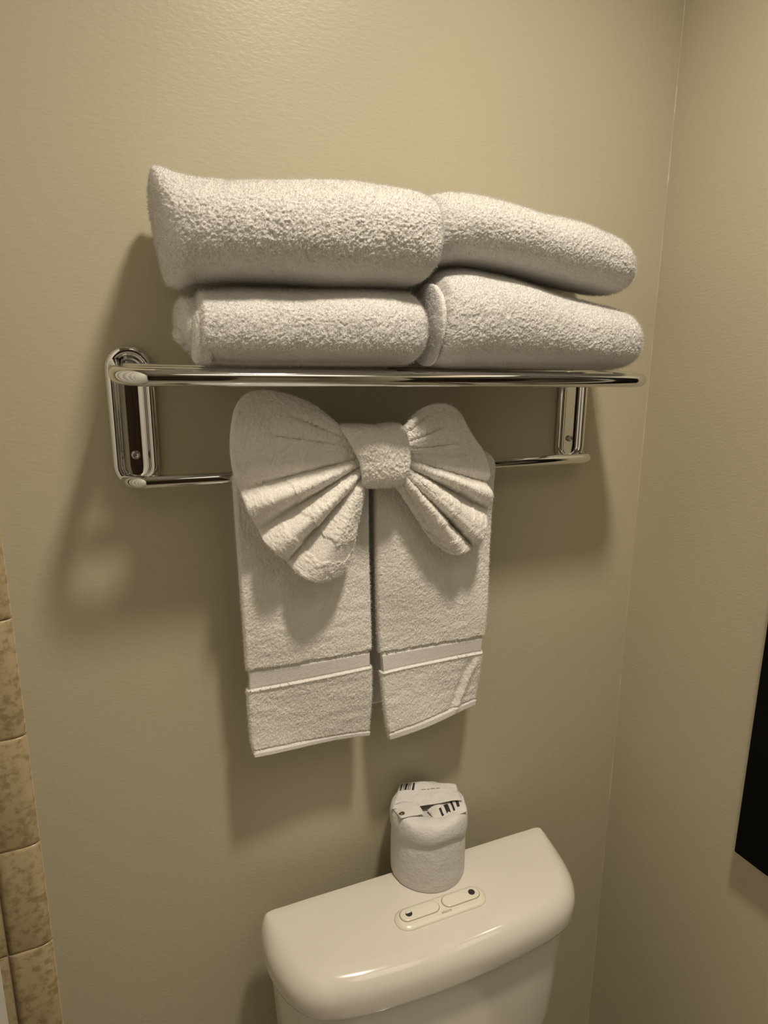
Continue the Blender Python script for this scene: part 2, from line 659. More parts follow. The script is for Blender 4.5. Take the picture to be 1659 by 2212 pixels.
# lower left
tw = empty('bath_towel', (0.19, -0.07, 1.468), 'folded white towel lying on the shelf, lower left of the four', 'towel', 'folded bath towels on the shelf')
o = bundle('folded_body', [(0.0735, 1.4690, 1.5345, 0.134, 0.012, 2.6), (0.10, 1.4680, 1.5375, 0.138, 0.012, 2.5), (0.19, 1.4680, 1.5420, 0.139, 0.012, 2.5),
                           (0.27, 1.4690, 1.5463, 0.137, 0.012, 2.5), (0.313, 1.4700, 1.5450, 0.130, 0.014, 2.5)],
           270, 430, 21, 0.05, 0.02, 0.008, 0.020, flat_top=True, lift=0.001)
adopt(o, tw)
o = bundle('inner_fold', [(0.0600, 1.4800, 1.5280, 0.112, 0.030, 2.2), (0.08, 1.4770, 1.5300, 0.118, 0.022, 2.2), (0.10, 1.4770, 1.5300, 0.118, 0.022, 2.2)],
           34, 150, 22, 0.0, 0.0, 0.010, 0.006, amp=0.7, lift=0.001)
adopt(o, tw)
o = bundle('fold_lip', [(0.0695, 1.4700, 1.5180, 0.128, 0.104, 2.1), (0.078, 1.4690, 1.5190, 0.130, 0.100, 2.1), (0.088, 1.4690, 1.5190, 0.130, 0.100, 2.1)],
           20, 110, 23, 0.08, 0.0, 0.006, 0.004, amp=0.6, lift=0.001)
adopt(o, tw)
o = bundle('rolled_corner', [(0.0560, 1.4865, 1.5010, 0.100, 0.080, 2.0), (0.066, 1.4850, 1.5020, 0.104, 0.078, 2.0), (0.076, 1.4850, 1.5020, 0.104, 0.078, 2.0)],
           16, 60, 24, 0.0, 0.0, 0.007, 0.004, amp=0.5, lift=0.001)
adopt(o, tw)

# upper left
tw = empty('bath_towel', (0.18, -0.07, 1.545), 'plump folded white towel, upper left of the four, flared left end', 'towel', 'folded bath towels on the shelf')
o = bundle('folded_body', [(0.0480, 1.5420, 1.6370, 0.120, 0.012, 2.3), (0.056, 1.5350, 1.6365, 0.132, 0.012, 2.3), (0.075, 1.5390, 1.6310, 0.142, 0.012, 2.25), (0.100, 1.5420, 1.6300, 0.148, 0.012, 2.25),
                           (0.150, 1.5440, 1.6360, 0.150, 0.012, 2.2), (0.210, 1.5440, 1.6420, 0.150, 0.012, 2.2), (0.270, 1.5470, 1.6450, 0.148, 0.012, 2.2),
                           (0.300, 1.5500, 1.6420, 0.145, 0.014, 2.6), (0.3200, 1.5550, 1.6340, 0.138, 0.016, 3.0)],
           310, 540, 41, -0.13, 0.10, 0.006, 0.014, amp=1.2, lump=0.0026, lift=0.0025)
adopt(o, tw)

# upper right
tw = empty('bath_towel', (0.45, -0.07, 1.56), 'folded white towel sagging to the right, upper right of the four', 'towel', 'folded bath towels on the shelf')
o = bundle('folded_body', [(0.3170, 1.5660, 1.6420, 0.112, 0.012, 2.3), (0.340, 1.5730, 1.6470, 0.124, 0.012, 2.2), (0.400, 1.5735, 1.6455, 0.134, 0.012, 2.2), (0.470, 1.5660, 1.6370, 0.136, 0.012, 2.2),
                           (0.535, 1.5585, 1.6310, 0.134, 0.012, 2.2), (0.575, 1.5560, 1.6220, 0.130, 0.014, 2.2), (0.5945, 1.5570, 1.6100, 0.122, 0.018, 2.2)],
           300, 440, 61, 0.05, -0.10, 0.012, 0.024, lift=0.003)
adopt(o, tw)

# lower right
tw = empty('bath_towel', (0.46, -0.07, 1.469), 'folded white towel lying on the shelf, lower right of the four', 'towel', 'folded bath towels on the shelf')
o = bundle('folded_body', [(0.3210, 1.4720, 1.5640, 0.126, 0.012, 2.4), (0.340, 1.4690, 1.5710, 0.134, 0.012, 2.3), (0.400, 1.4685, 1.5710, 0.138, 0.012, 2.25), (0.470, 1.4685, 1.5590, 0.139, 0.012, 2.25),
                           (0.550, 1.4685, 1.5460, 0.138, 0.012, 2.3), (0.590, 1.4690, 1.5400, 0.134, 0.014, 2.35), (0.6080, 1.4720, 1.5330, 0.128, 0.018, 2.4)],
           310, 470, 81, 0.08, 0.03, 0.012, 0.024, flat_top=True, lift=0.001)
adopt(o, tw)
o = bundle('fold_lip', [(0.3170, 1.4700, 1.5520, 0.122, 0.060, 2.2), (0.3215, 1.4690, 1.5540, 0.127, 0.050, 2.2), (0.328, 1.4690, 1.5540, 0.127, 0.050, 2.2)],
           20, 160, 83, 0.10, 0.0, 0.005, 0.004, amp=0.7, lift=0.001)
adopt(o, tw)


# ------------------------------------------------------------------ sheets with a rounded rim
def sheet(name, P, th, mat, parent=None, seed=0, amp=1.0, rim=0.004, relief=None):
    """closed slab around the mid-surface grid P, thickness th, borders rounded, pile on both faces"""
    nu, nv, _ = P.shape
    N = grid_normals(P)
    if N[..., 1].mean() > 0:
        N = -N
    su = np.concatenate([np.zeros((1, nv)), np.cumsum(np.linalg.norm(np.diff(P, axis=0), axis=-1), 0)], 0)
    sv = np.concatenate([np.zeros((nu, 1)), np.cumsum(np.linalg.norm(np.diff(P, axis=1), axis=-1), 1)], 1)
    d = np.minimum(np.minimum(su, su[-1:] - su), np.minimum(sv, sv[:, -1:] - sv))
    e = np.sqrt(np.clip(1 - (1 - np.clip(d / rim, 0, 1))**2, 0, 1))
    h = pile(P, seed, amp)
    if relief is not None:
        h = h * relief[1] + relief[0]
    Fp = P + N * ((th / 2 + h) * e)[..., None]
    Bp = P - N * ((th / 2) * e)[..., None]
    V = np.concatenate([Fp.reshape(-1, 3), Bp.reshape(-1, 3)])
    n = nu * nv
    ff = grid_faces(nu, nv)
    fb = grid_faces(nu, nv, off=n)[:, ::-1]
    i = np.arange(nu)
    j = np.arange(nv)
    ring = np.concatenate([i * nv, (nu - 1) * nv + j[1:], i[::-1][1:] * nv + nv - 1, j[::-1][1:-1]])
    r2 = np.roll(ring, -1)
    side = np.stack([ring, r2, r2 + n, ring + n], -1)[:, ::-1]
    o = meshobj(name, V, np.concatenate([ff, fb, side]), mat, parent)
    bm = bmesh.new()
    bm.from_mesh(o.data)
    bmesh.ops.remove_doubles(bm, verts=bm.verts, dist=1e-6)
    bmesh.ops.recalc_face_normals(bm, faces=bm.faces)
    bm.to_mesh(o.data)
    bm.free()
    o.data.polygons.foreach_set('use_smooth', np.ones(len(o.data.polygons), dtype=bool))
    return o


# ------------------------------------------------------------------ hand towel hanging over the lower bar
BP, BZ, BR = 0.0312, 1.3515, 0.0070
hand = empty('hand_towel', (0.28, -BP, BZ), 'white hand towel hanging over the lower bar in two panels', 'towel')


def hang_panel(name, left, right, zl, zr, band, seed, hemh, wave, nx=230, crease=None):
    """left/right: (z, x) outline; zl, zr: bottom heights; band: (z top, z bottom) at left and right edge"""
    TH = 0.013
    rr = BR + 0.0008 + TH / 2
    arc = rr * math.pi
    zmin = min(zl, zr)
    front = BZ - zmin
    nv = 480
    tv = np.linspace(0, 1, nv)
    tot = front + arc + 0.02
    left = np.array(left)[::-1]
    right = np.array(right)[::-1]
    P = np.zeros((nx, nv, 3))
    u = np.linspace(0, 1, nx)
    rel0 = np.zeros((nx, nv))
    rel1 = np.ones((nx, nv))
    for i in range(nx):
        zb = zl + (zr - zl) * u[i]
        s = tv * (BZ - zb + arc + 0.02)
        fr = BZ - zb
        z = np.where(s < fr, zb + s, 0)
        p = np.full(nv, BP + rr)
        a = np.clip((s - fr) / rr, 0, math.pi)
        on = s >= fr
        z = np.where(on, BZ + rr * np.sin(a), z)
        p = np.where(on, BP + rr * np.cos(a), p)
        dn = s > fr + arc
        z = np.where(dn, BZ - (s - fr - arc), z)
        p = np.where(dn, BP - rr, p)
        zq = np.clip(z, 0.9, 1.4)
        zq = np.where(on, BZ, zq)
        xl = catmull(left[:, 0], left[:, 1], np.clip(zq, left[0, 0], left[-1, 0]))[:, 0]
        xr = catmull(right[:, 0], right[:, 1], np.clip(zq, right[0, 0], right[-1, 0]))[:, 0]
        # shoulder drawn in over the bar
        sh = np.where(on, 0.010 * np.sin(np.clip(a, 0, math.pi / 2))**2, 0)
        xl, xr = xl + sh, xr - sh
        bt = band[0][0] + (band[1][0] - band[0][0]) * u[i]
        bb = band[0][1] + (band[1][1] - band[0][1]) * u[i]
        inb = (z < bt) & (z > bb) & (s < fr)
        nar = np.where(inb, 0.0035, 0)
        x = (xl + nar) + (xr - xl - 2 * nar) * u[i]
        hang = np.clip((BZ - z) / 0.33, 0, 1) * (~on)
        p = p + hang * (0.004 + wave * np.sin(u[i] * 5.0 + seed) * hang + 0.0045 * np.sin(z * 21 + u[i] * 3.1 + seed))
        P[:][i, :, 0] = x
        P[i, :, 1] = -p
        P[i, :, 2] = z
        hs = zb + hemh
        fz = (s < fr).astype(float)
        btj = bt + 0.0011 * vnoise(np.array([[u[i] * 0.16, 0, seed]]), 0.006, seed + 3)[0]     # ragged edge of the pile
        soft = np.clip((btj - z) / 0.0012, 0, 1) * np.clip((z - bb) / 0.0012, 0, 1) * fz
        rel1[i] = 1 - 0.9 * soft
        rel0[i] = -0.0022 * soft
        rel0[i] -= 0.0030 * np.exp(-((z - btj - 0.0008) / 0.0011)**2) * fz
        rel0[i] += 0.0017 * np.exp(-((z - bb + 0.0012) / 0.0011)**2) * fz
        rel1[i] *= 1 - 0.8 * np.exp(-((z - bb + 0.0012) / 0.0012)**2) * fz
        rel0[i] -= 0.0022 * np.exp(-((z - hs) / 0.0010)**2) * fz
        rel1[i] *= np.where(z < hs, 0.3, 1.0) * fz + (1 - fz)
        # soft long lumps of the pile
    low = 0.0006 * vnoise(P * np.array([1, 1, 2.4]), 0.020, seed + 5) + 0.0012 * vnoise(P, 0.055, seed + 6)
    rel0 = rel0 + low * rel1
    if crease is not None:
        (cx0, cz0), (cx1, cz1) = crease
        L = math.hypot(cx1 - cx0, cz1 - cz0)
        tx, tz = (cx1 - cx0) / L, (cz1 - cz0) / L
        al = (P[..., 0] - cx0) * tx + (P[..., 2] - cz0) * tz
        ac = -(P[..., 0] - cx0) * tz + (P[..., 2] - cz0) * tx
        fade = np.clip(al / 0.012, 0, 1) * np.clip((L - al) / 0.012, 0, 1) * (P[..., 1] < -BP)
        rel0 = rel0 + fade * (0.0034 * np.exp(-(ac / 0.0042)**2) - 0.0022 * np.exp(-((ac + 0.0085) / 0.0045)**2))
    o = sheet(name, P, TH, M_TERRY2, None, seed, 0.62, 0.004, (rel0, rel1))
    adopt(o, hand)
    fuzz(o, 80000, 0.0020, 0.00014, seed)
    # woven border and stitched hem: their own thin strips

    def strip(nm, f0, f1, mat, lift, sseed):
        n2 = 14
        Q = np.zeros((nx, n2, 3))
        for i in range(nx):
            zb = zl + (zr - zl) * u[i]
            z0, z1 = f0(u[i], zb), f1(u[i], zb)
            sel = np.where(np.diff(np.abs(P[i, :, 0])) * 0 == 0)[0]
            front_idx = np.arange(nv)[P[i, :, 1] < -(BP + 0.001)]
            zz_ = P[i, front_idx, 2]
            zs_ = np.linspace(z0, z1, n2)
            order = np.argsort(zz_)
            for ax in (0, 1):
                Q[i, :, ax] = np.interp(zs_, zz_[order], P[i, front_idx, ax][order])
            Q[i, :, 2] = zs_
        Q[..., 1] -= TH / 2 + lift
        so = sheet(nm, Q, 0.0016, mat, None, sseed, 0.12, 0.0012)
        so.parent = o
        so.matrix_parent_inverse = Matrix.Identity(4)
        return so

    def bandtop(q, zb):
        return band[0][0] + (band[1][0] - band[0][0]) * q - 0.0018

    def bandbot(q, zb):
        return band[0][1] + (band[1][1] - band[0][1]) * q + 0.0008
    strip('border_band', bandbot, bandtop, M_WOVEN, -0.0020, seed + 7)
    strip('hem', lambda q, zb: zb + 0.0012, lambda q, zb: zb + hemh - 0.0016, M_WOVEN, -0.0002, seed + 8)
    return o


hang_panel('front_panel', [(1.3515, 0.1121), (1.2418, 0.1141), (1.1358, 0.1172), (1.0655, 0.1178), (1.030, 0.1198), (1.0100, 0.1242)],
           [(1.3515, 0.2702), (1.2000, 0.2724), (1.1063, 0.2732), (1.0500, 0.2734), (1.0000, 0.2704)],
           1.0179, 1.0092, ((1.1284, 1.1033), (1.1284, 1.1078)), 101, 0.0085, 0.002)
hang_panel('front_panel', [(1.3515, 0.2774), (1.1912, 0.2812), (1.0782, 0.2873), (1.0300, 0.2916), (0.9900, 0.2990)],
           [(1.3515, 0.4461), (1.3000, 0.4439), (1.1026, 0.4376), (1.0500, 0.4344), (1.0000, 0.4282)],
           0.9995, 1.0159, ((1.1194, 1.0944), (1.1204, 1.0979)), 131, 0.0110, 0.002, crease=((0.4290, 1.0930), (0.3930, 1.0120)))
# layer of the towel behind the bar, seen in the slit between the panels
nx, nv = 120, 200
P = np.zeros((nx, nv, 3))
for i in range(nx):
    for_z = np.linspace(1.030, 1.3430, nv)
    P[i, :, 0] = 0.132 + (0.430 - 0.132) * i / (nx - 1)
    P[i, :, 1] = -0.0125 - 0.0015 * np.sin(for_z * 23 + i * 0.03)
    P[i, :, 2] = for_z
adopt(sheet('back_panel', P, 0.006, M_TERRY2, None, 171, 0.7), hand)

# ------------------------------------------------------------------ washcloth tied as a bow
bow = empty('bow_washcloth', (0.262, -0.09, 1.376), 'white washcloth pleated into a bow on the hanging hand towel', 'washcloth')


def wing(name, edge, attach, pk, seed, creases=(), nu=260, nv=150, belly=0.0, th=0.005, band=(0.62, 0.80), folded=0.5):
    """fan from the knot (attach, top to bottom) to the outer edge: (x, z, p)"""
    E = curve_param(edge, nu)
    A = curve_param(attach, nu)
    v = np.linspace(0, 1, nv)
    s = np.linspace(0, 1, nu)
    ker = np.ones(41) / 41.0
    dev = E[:, 2] - np.convolve(np.pad(E[:, 2], 20, 'edge'), ker, 'valid')
    P = np.zeros((nu, nv, 3))
    for i in range(nu):
        k = v
        bx = E[i, 0] * k + A[i, 0] * (1 - k)
        bz = E[i, 1] * k + A[i, 1] * (1 - k)
        # pleats rise quickly out of the knot, then run to the edge
        kp = 1 - (1 - k)**1.7
        bp = E[i, 2] * kp + A[i, 2] * (1 - kp)
        bp = bp + belly * np.sin(np.pi * np.clip(k, 0, 1))
        bp = bp + dev[i] * (0.42 * np.sin(np.pi * k) + 0.30 * (1 - kp)) + 0.003
        P[i, :, 0] = bx
        P[i, :, 1] = -bp
        P[i, :, 2] = bz
    for (sc, wd, dep, reach) in creases:
        P[..., 1] += (dep * np.exp(-((s - sc) / wd)**2))[:, None] * (np.sin(np.pi * np.clip(v / reach, 0, 1))**1)[None, :]
    b0, b1 = band
    jag = 0.012 * np.sin(s * 61) + 0.010 * np.sin(s * 143 + 1)
    inb = ((v[None, :] > (b0 + jag)[:, None]) & (v[None, :] < (b1 - jag)[:, None]) & (s > folded)[:, None]).astype(float)
    rel0 = -0.0013 * inb + 0.0010 * vnoise(P, 0.02, seed + 4)
    rel1 = 1 - 0.85 * inb
    return adopt(fuzz(sheet(name, P, th, M_TERRY2, None, seed, 1.15, 0.004, (rel0, rel1)), 34000, 0.0019, 0.00015, seed), bow)


# outer edge of the left wing, from the top of the petal round to the lowest fold
wing('bow_loop',
     [(0.223, 1.4092, 0.064), (0.2058, 1.4237, 0.065), (0.1797, 1.4388, 0.067), (0.1595, 1.4451, 0.0685), (0.1399, 1.4475, 0.0695), (0.1253, 1.4439, 0.0705), (0.1153, 1.4337, 0.0715), (0.1091, 1.4161, 0.073), (0.106, 1.3928, 0.0745), (0.1064, 1.3738, 0.075), (0.1097, 1.3565, 0.0735), (0.1149, 1.343, 0.068), (0.117, 1.3344, 0.076), (0.1189, 1.3264, 0.0815), (0.125, 1.3143, 0.078), (0.1349, 1.2948, 0.0675), (0.1361, 1.2897, 0.075), (0.1432, 1.2806, 0.0845), (0.1533, 1.2703, 0.081), (0.1647, 1.259, 0.0675), (0.1694, 1.2515, 0.077), (0.1802, 1.2434, 0.0865), (0.1958, 1.238, 0.0875), (0.2105, 1.2389, 0.084), (0.2237, 1.242, 0.078), (0.2329, 1.2539, 0.073), (0.2399, 1.2696, 0.068)],
     [(0.2294, 1.4039, 0.066), (0.2408, 1.392, 0.071), (0.25, 1.376, 0.073), (0.2531, 1.3602, 0.073), (0.2548, 1.351, 0.072), (0.2542, 1.3394, 0.067)],
     0, 201, ((0.17, 0.016, 0.0055, 0.50), (0.27, 0.014, 0.0065, 0.65), (0.36, 0.012, 0.005, 0.8)), belly=0.004)
wing('bow_loop',
     [(0.3135, 1.4033, 0.062), (0.32, 1.4166, 0.063), (0.3326, 1.4272, 0.065), (0.35, 1.4319, 0.0665), (0.3663, 1.4291, 0.0675), (0.3786, 1.4197, 0.0685), (0.3892, 1.4036, 0.069), (0.4009, 1.3877, 0.069), (0.4126, 1.3747, 0.068), (0.4207, 1.3593, 0.067), (0.4237, 1.3477, 0.0685), (0.4224, 1.3384, 0.068), (0.4211, 1.3342, 0.063), (0.4203, 1.3285, 0.071), (0.4229, 1.3211, 0.077), (0.4237, 1.3114, 0.0755), (0.4255, 1.2994, 0.063), (0.4206, 1.2924, 0.068), (0.4168, 1.2811, 0.078), (0.4121, 1.2703, 0.081), (0.405, 1.2604, 0.079), (0.4058, 1.2532, 0.065), (0.3944, 1.252, 0.075), (0.3836, 1.2491, 0.08), (0.3748, 1.2472, 0.076), (0.3648, 1.2512, 0.069), (0.3524, 1.2609, 0.065), (0.3389, 1.2788, 0.063), (0.3281, 1.2995, 0.061)],
     [(0.2985, 1.402, 0.065), (0.302, 1.3868, 0.07), (0.3036, 1.3709, 0.072), (0.303, 1.3551, 0.072), (0.3004, 1.3449, 0.071), (0.2954, 1.3356, 0.065)],
     0, 231, ((0.14, 0.02, 0.004, 0.7), (0.24, 0.014, 0.0055, 0.75), (0.33, 0.012, 0.0055, 0.8)), belly=0.003)

# band wrapped around the middle of the bow
nph, nu = 190, 110
P = np.zeros((nu, nph, 3))
for j in range(nph):
    ph = math.radians(115) - math.radians(230) * j / (nph - 1)
    m = 2 / 2.7
    c, s_ = math.cos(ph), math.sin(ph)
    p = 0.067 + 0.0220 * math.copysign(abs(c)**m, c)
    z = 1.3734 + 0.0325 * math.copysign(abs(s_)**m, s_)
    zn = np.clip((z - 1.341) / 0.065, 0, 1)
    xl = np.interp(zn, [0, 0.15, 0.45, 0.8, 1.0], [0.2488, 0.2472, 0.2431, 0.2316, 0.2254])
    xr = np.interp(zn, [0, 0.2, 0.5, 0.85, 1.0], [0.3003, 0.3035, 0.3045, 0.3024, 0.3008])
    for i in range(nu):
        q = i / (nu - 1)
        P[i, j] = (xl + (xr - xl) * q, -(p + 0.003 * math.sin(math.pi * q)), z)
rel0 = 0.0012 * vnoise(P, 0.018, 255)
o = sheet('bow_knot', P, 0.007, M_TERRY2, None, 251, 1.0, 0.005, (rel0, np.ones((nu, nph))))
adopt(fuzz(o, 12000, 0.0018, 0.00015, 77), bow)

# ------------------------------------------------------------------ toilet
LX, LZ = 0.339, 0.790
toilet = empty('toilet', (LX, -0.12, 0.0), 'cream toilet with a bow fronted cistern below the towels', 'toilet')


def outline(n=180):
    """plan of the cistern lid, rounded, closed, anticlockwise"""
    right = [(0.0, -0.0280), (0.10, -0.0280), (0.19, -0.0282), (0.212, -0.0290), (0.2200, -0.0325), (0.2240, -0.0400), (0.2250, -0.055), (0.2245, -0.070),
             (0.2225, -0.088), (0.2180, -0.107), (0.2115, -0.125), (0.2030, -0.140), (0.1905, -0.1545), (0.1720, -0.1660), (0.1450, -0.1735), (0.1000, -0.1795), (0.050, -0.1830), (0.0, -0.1842)]
    r = curve_param(right, n // 2) * 0.978
    r[:, 1] -= 0.0158
    l = r[::-1][1:-1].copy()
    l[:, 0] *= -1
    return np.concatenate([r, l])


OUT = outline()


def inset(off_f, off_b):
    t = np.roll(OUT, -1, 0) - np.roll(OUT, 1, 0)
    t /= np.linalg.norm(t, axis=1, keepdims=True)
    nrm = np.stack([-t[:, 1], t[:, 0]], 1)
    cen = np.array([0, -0.115])
    sgn = np.sign(np.sum(nrm * (cen - OUT), 1, keepdims=True))
    nrm = nrm * np.where(sgn == 0, 1, sgn)
    wgt = np.clip((-0.046 - OUT[:, 1]) / 0.055, 0, 1)[:, None]
    off = off_b * (1 - wgt) + off_f * wgt
    return OUT + nrm * off


rings = []


def ring(of, ob, z, crown=0.0):
    q = inset(of, ob)
    return [(LX + x, y, z) for x, y in q]


rings.append(ring(0.014, 0.012, LZ - 0.046))
rings.append(ring(0.004, 0.002, LZ - 0.0480))
rings.append(ring(0.001, 0.0, LZ - 0.0465))
rings.append(ring(0.0, 0.0, LZ - 0.043))
rings.append(ring(0.0, 0.0, LZ - 0.030))
RF, RB = 0.026, 0.008
for k in range(1, 13):
    a = math.pi / 2 * k / 12
    rings.append(ring(RF * (1 - math.cos(a)) * 1.15, RB * (1 - math.cos(a)), LZ - 0.001 - 0.029 * (1 - math.sin(a))))
base = np.array(rings[-1])
cen = np.array([LX, -0.095, LZ + 0.0006])
for f in (0.8, 0.55, 0.3, 0.1):
    r = cen + (base - cen) * f
    r[:, 2] = LZ - 0.001 + 0.0016 * (1 - f * f)
    rings.append([tuple(v) for v in r])
lid = adopt(loft('cistern_lid', rings, M_PORC), toilet)

rings = []
for of, ob, z, sc in ((0.016, 0.012, LZ - 0.046, 1.0), (0.013, 0.010, LZ - 0.060, 1.0), (0.017, 0.011, LZ - 0.20, 0.965), (0.030, 0.014, LZ - 0.33, 0.90), (0.060, 0.020, LZ - 0.36, 0.86)):
    q = inset(of, ob)
    rings.append([(LX + x * sc, y, z) for x, y in q])
adopt(loft('cistern', rings, M_PORC), toilet)


def ell(cx, cy, a, b, z, n=48, ex=2.3):
    r = []
    for k in range(n):
        t = 2 * math.pi * k / n
        c, s_ = math.cos(t), math.sin(t)
        r.append((cx + a * math.copysign(abs(c)**(2 / ex), c), cy + b * math.copysign(abs(s_)**(2 / ex), s_), z))
    return r


adopt(loft('bowl', [ell(LX, -0.34, 0.11, 0.27, 0.0), ell(LX, -0.34, 0.105, 0.26, 0.05), ell(LX, -0.36, 0.11, 0.25, 0.2), ell(LX, -0.38, 0.165, 0.27, 0.34),
                    ell(LX, -0.385, 0.185, 0.285, 0.385), ell(LX, -0.385, 0.185, 0.285, 0.40), ell(LX, -0.385, 0.15, 0.24, 0.405)], M_PORC), toilet)
adopt(loft('bowl_neck', [ell(LX, -0.14, 0.12, 0.10, 0.30, ex=3.5), ell(LX, -0.13, 0.13, 0.09, 0.42, ex=3.5)], M_PORC), toilet)
adopt(loft('seat_lid', [ell(LX, -0.415, 0.182, 0.235, 0.406), ell(LX, -0.415, 0.187, 0.24, 0.412), ell(LX, -0.415, 0.186, 0.239, 0.428), ell(LX, -0.415, 0.17, 0.22, 0.436)], M_PORC), toilet)

toilet.rotation_euler = (0, 0, math.radians(-1.1))

# dual flush plate let into the lid
ang = math.radians(0.0)
FX, FY = 0.3400, -0.1295


def plate_pt(u, v, z):
    return (FX + u * math.cos(ang) - v * math.sin(ang), FY + u * math.sin(ang) + v * math.cos(ang), z)


def stad(cu, hw, hh, off, z, n=14):
    r = hh - off
    pts = []
    for k in range(n + 1):
        a = -math.pi / 2 + math.pi * k / n
        pts.append(plate_pt(cu + (hw - hh) + r * math.cos(a), r * math.sin(a), z))
    for k in range(n + 1):
        a = math.pi / 2 + math.pi * k / n
        pts.append(plate_pt(cu - (hw - hh) + r * math.cos(a), r * math.sin(a), z))
    return pts


def shift(pts, dv):
    return [(x - dv * math.sin(ang), y + dv * math.cos(ang), z) for x, y, z in pts]


LT = LZ + 0.0002
plate = adopt(loft('flush_plate', [stad(0, 0.0645, 0.0168, 0, LT - 0.003), stad(0, 0.0645, 0.0168, 0, LT + 0.0006), stad(0, 0.0645, 0.0168, 0.0010, LT + 0.0018),
                                   stad(0, 0.0645, 0.0168, 0.0045, LT + 0.0036), stad(0, 0.0645, 0.0168, 0.0060, LT + 0.0040)], M_PLASTIC), toilet)


def sub(o, parent):
    o.parent = parent
    o.matrix_parent_inverse = Matrix.Identity(4)
    return o


for cu in (-0.0297, 0.0297):
    # fine dark gap round the button, then the button proud of it
    g = [shift(stad(cu, 0.0275, 0.0098, off, z), 0.0022) for off, z in ((0, LT + 0.0030), (0, LT + 0.0042), (0.001, LT + 0.0043))]
    sub(loft('button_gap', g, M_GREY), plate)
    g = [shift(stad(cu, 0.0275, 0.0098, off, z), 0.0022) for off, z in ((0.0007, LT + 0.0030), (0.0007, LT + 0.0048), (0.0012, LT + 0.0055), (0.0028, LT + 0.0059))]
    sub(loft('flush_button', g, M_PLASTIC), plate)


def disc(cu, cv, r, z0, z1, a0=0, a1=2 * math.pi, n=28):
    a = [a0 + (a1 - a0) * k / n for k in range(n + (0 if a1 - a0 > 6.2 else 1))]
    return [[plate_pt(cu + r * math.cos(t), cv + r * math.sin(t), z) for t in a] for z in (z0, z1)]


M_CHALK = mat_plain('white_enamel', (0.8, 0.79, 0.76), 0.2)
zt = LT + 0.0059
sub(loft('button_mark', disc(0.0462, 0.0024, 0.0045, zt - 0.001, zt + 0.0003), M_DARK, smooth=False), plate)['label'] = 'full dark dot'
sub(loft('button_mark', disc(-0.0448, 0.0024, 0.0045, zt - 0.001, zt + 0.0002), M_DARK, smooth=False), plate)['label'] = 'half white half dark dot'
sub(loft('button_mark', disc(-0.0448, 0.0030, 0.0036, zt - 0.001, zt + 0.0005, math.radians(0), math.radians(180), 16), M_CHALK, smooth=False), plate)

tc = bpy.data.curves.new('maker_mark', 'FONT')
tc.body = 'eboro'
tc.size = 0.0058
tc.align_x = 'CENTER'
tc.align_y = 'CENTER'
tc.extrude = 0.00008
tmp = bpy.data.objects.new('tmp', tc)
C.objects.link(tmp)
bpy.context.view_layer.update()
me = bpy.data.meshes.new_from_object(tmp)
bpy.data.objects.remove(tmp)
me.materials.clear()
me.materials.append(M_GREY)
mk = bpy.data.objects.new('maker_mark', me)
C.objects.link(mk)
mk.location = plate_pt(0.0025, -0.0103, LT + 0.0041)
mk.rotation_euler = (0, 0, ang)
sub(mk, plate)

# ------------------------------------------------------------------ wrapped toilet roll
TX, TY, TR = 0.3570, -0.0570, 0.0525
roll = empty('toilet_roll', (TX, TY, LZ), 'paper wrapped toilet roll standing on the cistern lid', 'toilet paper')
NA, prof = 120, []
#        z above lid, radius factor
for z, r in ((0.0015, 0.80), (0.0012, 0.93), (0.0018, 0.975), (0.005, 0.990), (0.012, 0.992), (0.022, 0.990), (0.034, 0.988), (0.046, 0.985), (0.056, 0.978), (0.066, 0.960), (0.0715, 0.940),
             (0.0735, 0.975), (0.0745, 1.005), (0.078, 1.020), (0.084, 1.025), (0.090, 1.015), (0.0955, 0.985), (0.0990, 0.93), (0.1005, 0.84), (0.0995, 0.68), (0.0960, 0.50), (0.0925, 0.32), (0.0910, 0.12)):
    prof.append((z, r))
rings = []
for z, r in prof:
    rg = []
    for k in range(NA):
        a = 2 * math.pi * k / NA
        q = np.array([[math.cos(a) * 0.05, math.sin(a) * 0.05, z]])
        n = vnoise(q, 0.020, 301)[0]
        n2 = vnoise(q * np.array([1, 1, 0.3]), 0.009, 302)[0]
        rr = TR * r * (1 + 0.010 * n + 0.007 * n2)
        lip = 0.0045 * math.sin(3 * a + 0.6) + 0.003 * math.sin(5 * a + 2.0)
        zz_ = z
        if 0.064 < z < 0.082:
            zz_ = z + lip * (1 - abs(z - 0.0735) / 0.0095) if abs(z - 0.0735) < 0.0095 else z
        if z > 0.09 and r < 0.99:
            zz_ = z + 0.0035 * vnoise(q * np.array([r, r, 1]), 0.016, 305)[0]
        rg.append((TX + rr * math.cos(a), TY + rr * math.sin(a), LZ + zz_))
    rings.append(rg)
adopt(loft('paper_wrapper', rings, M_PAPER), roll)


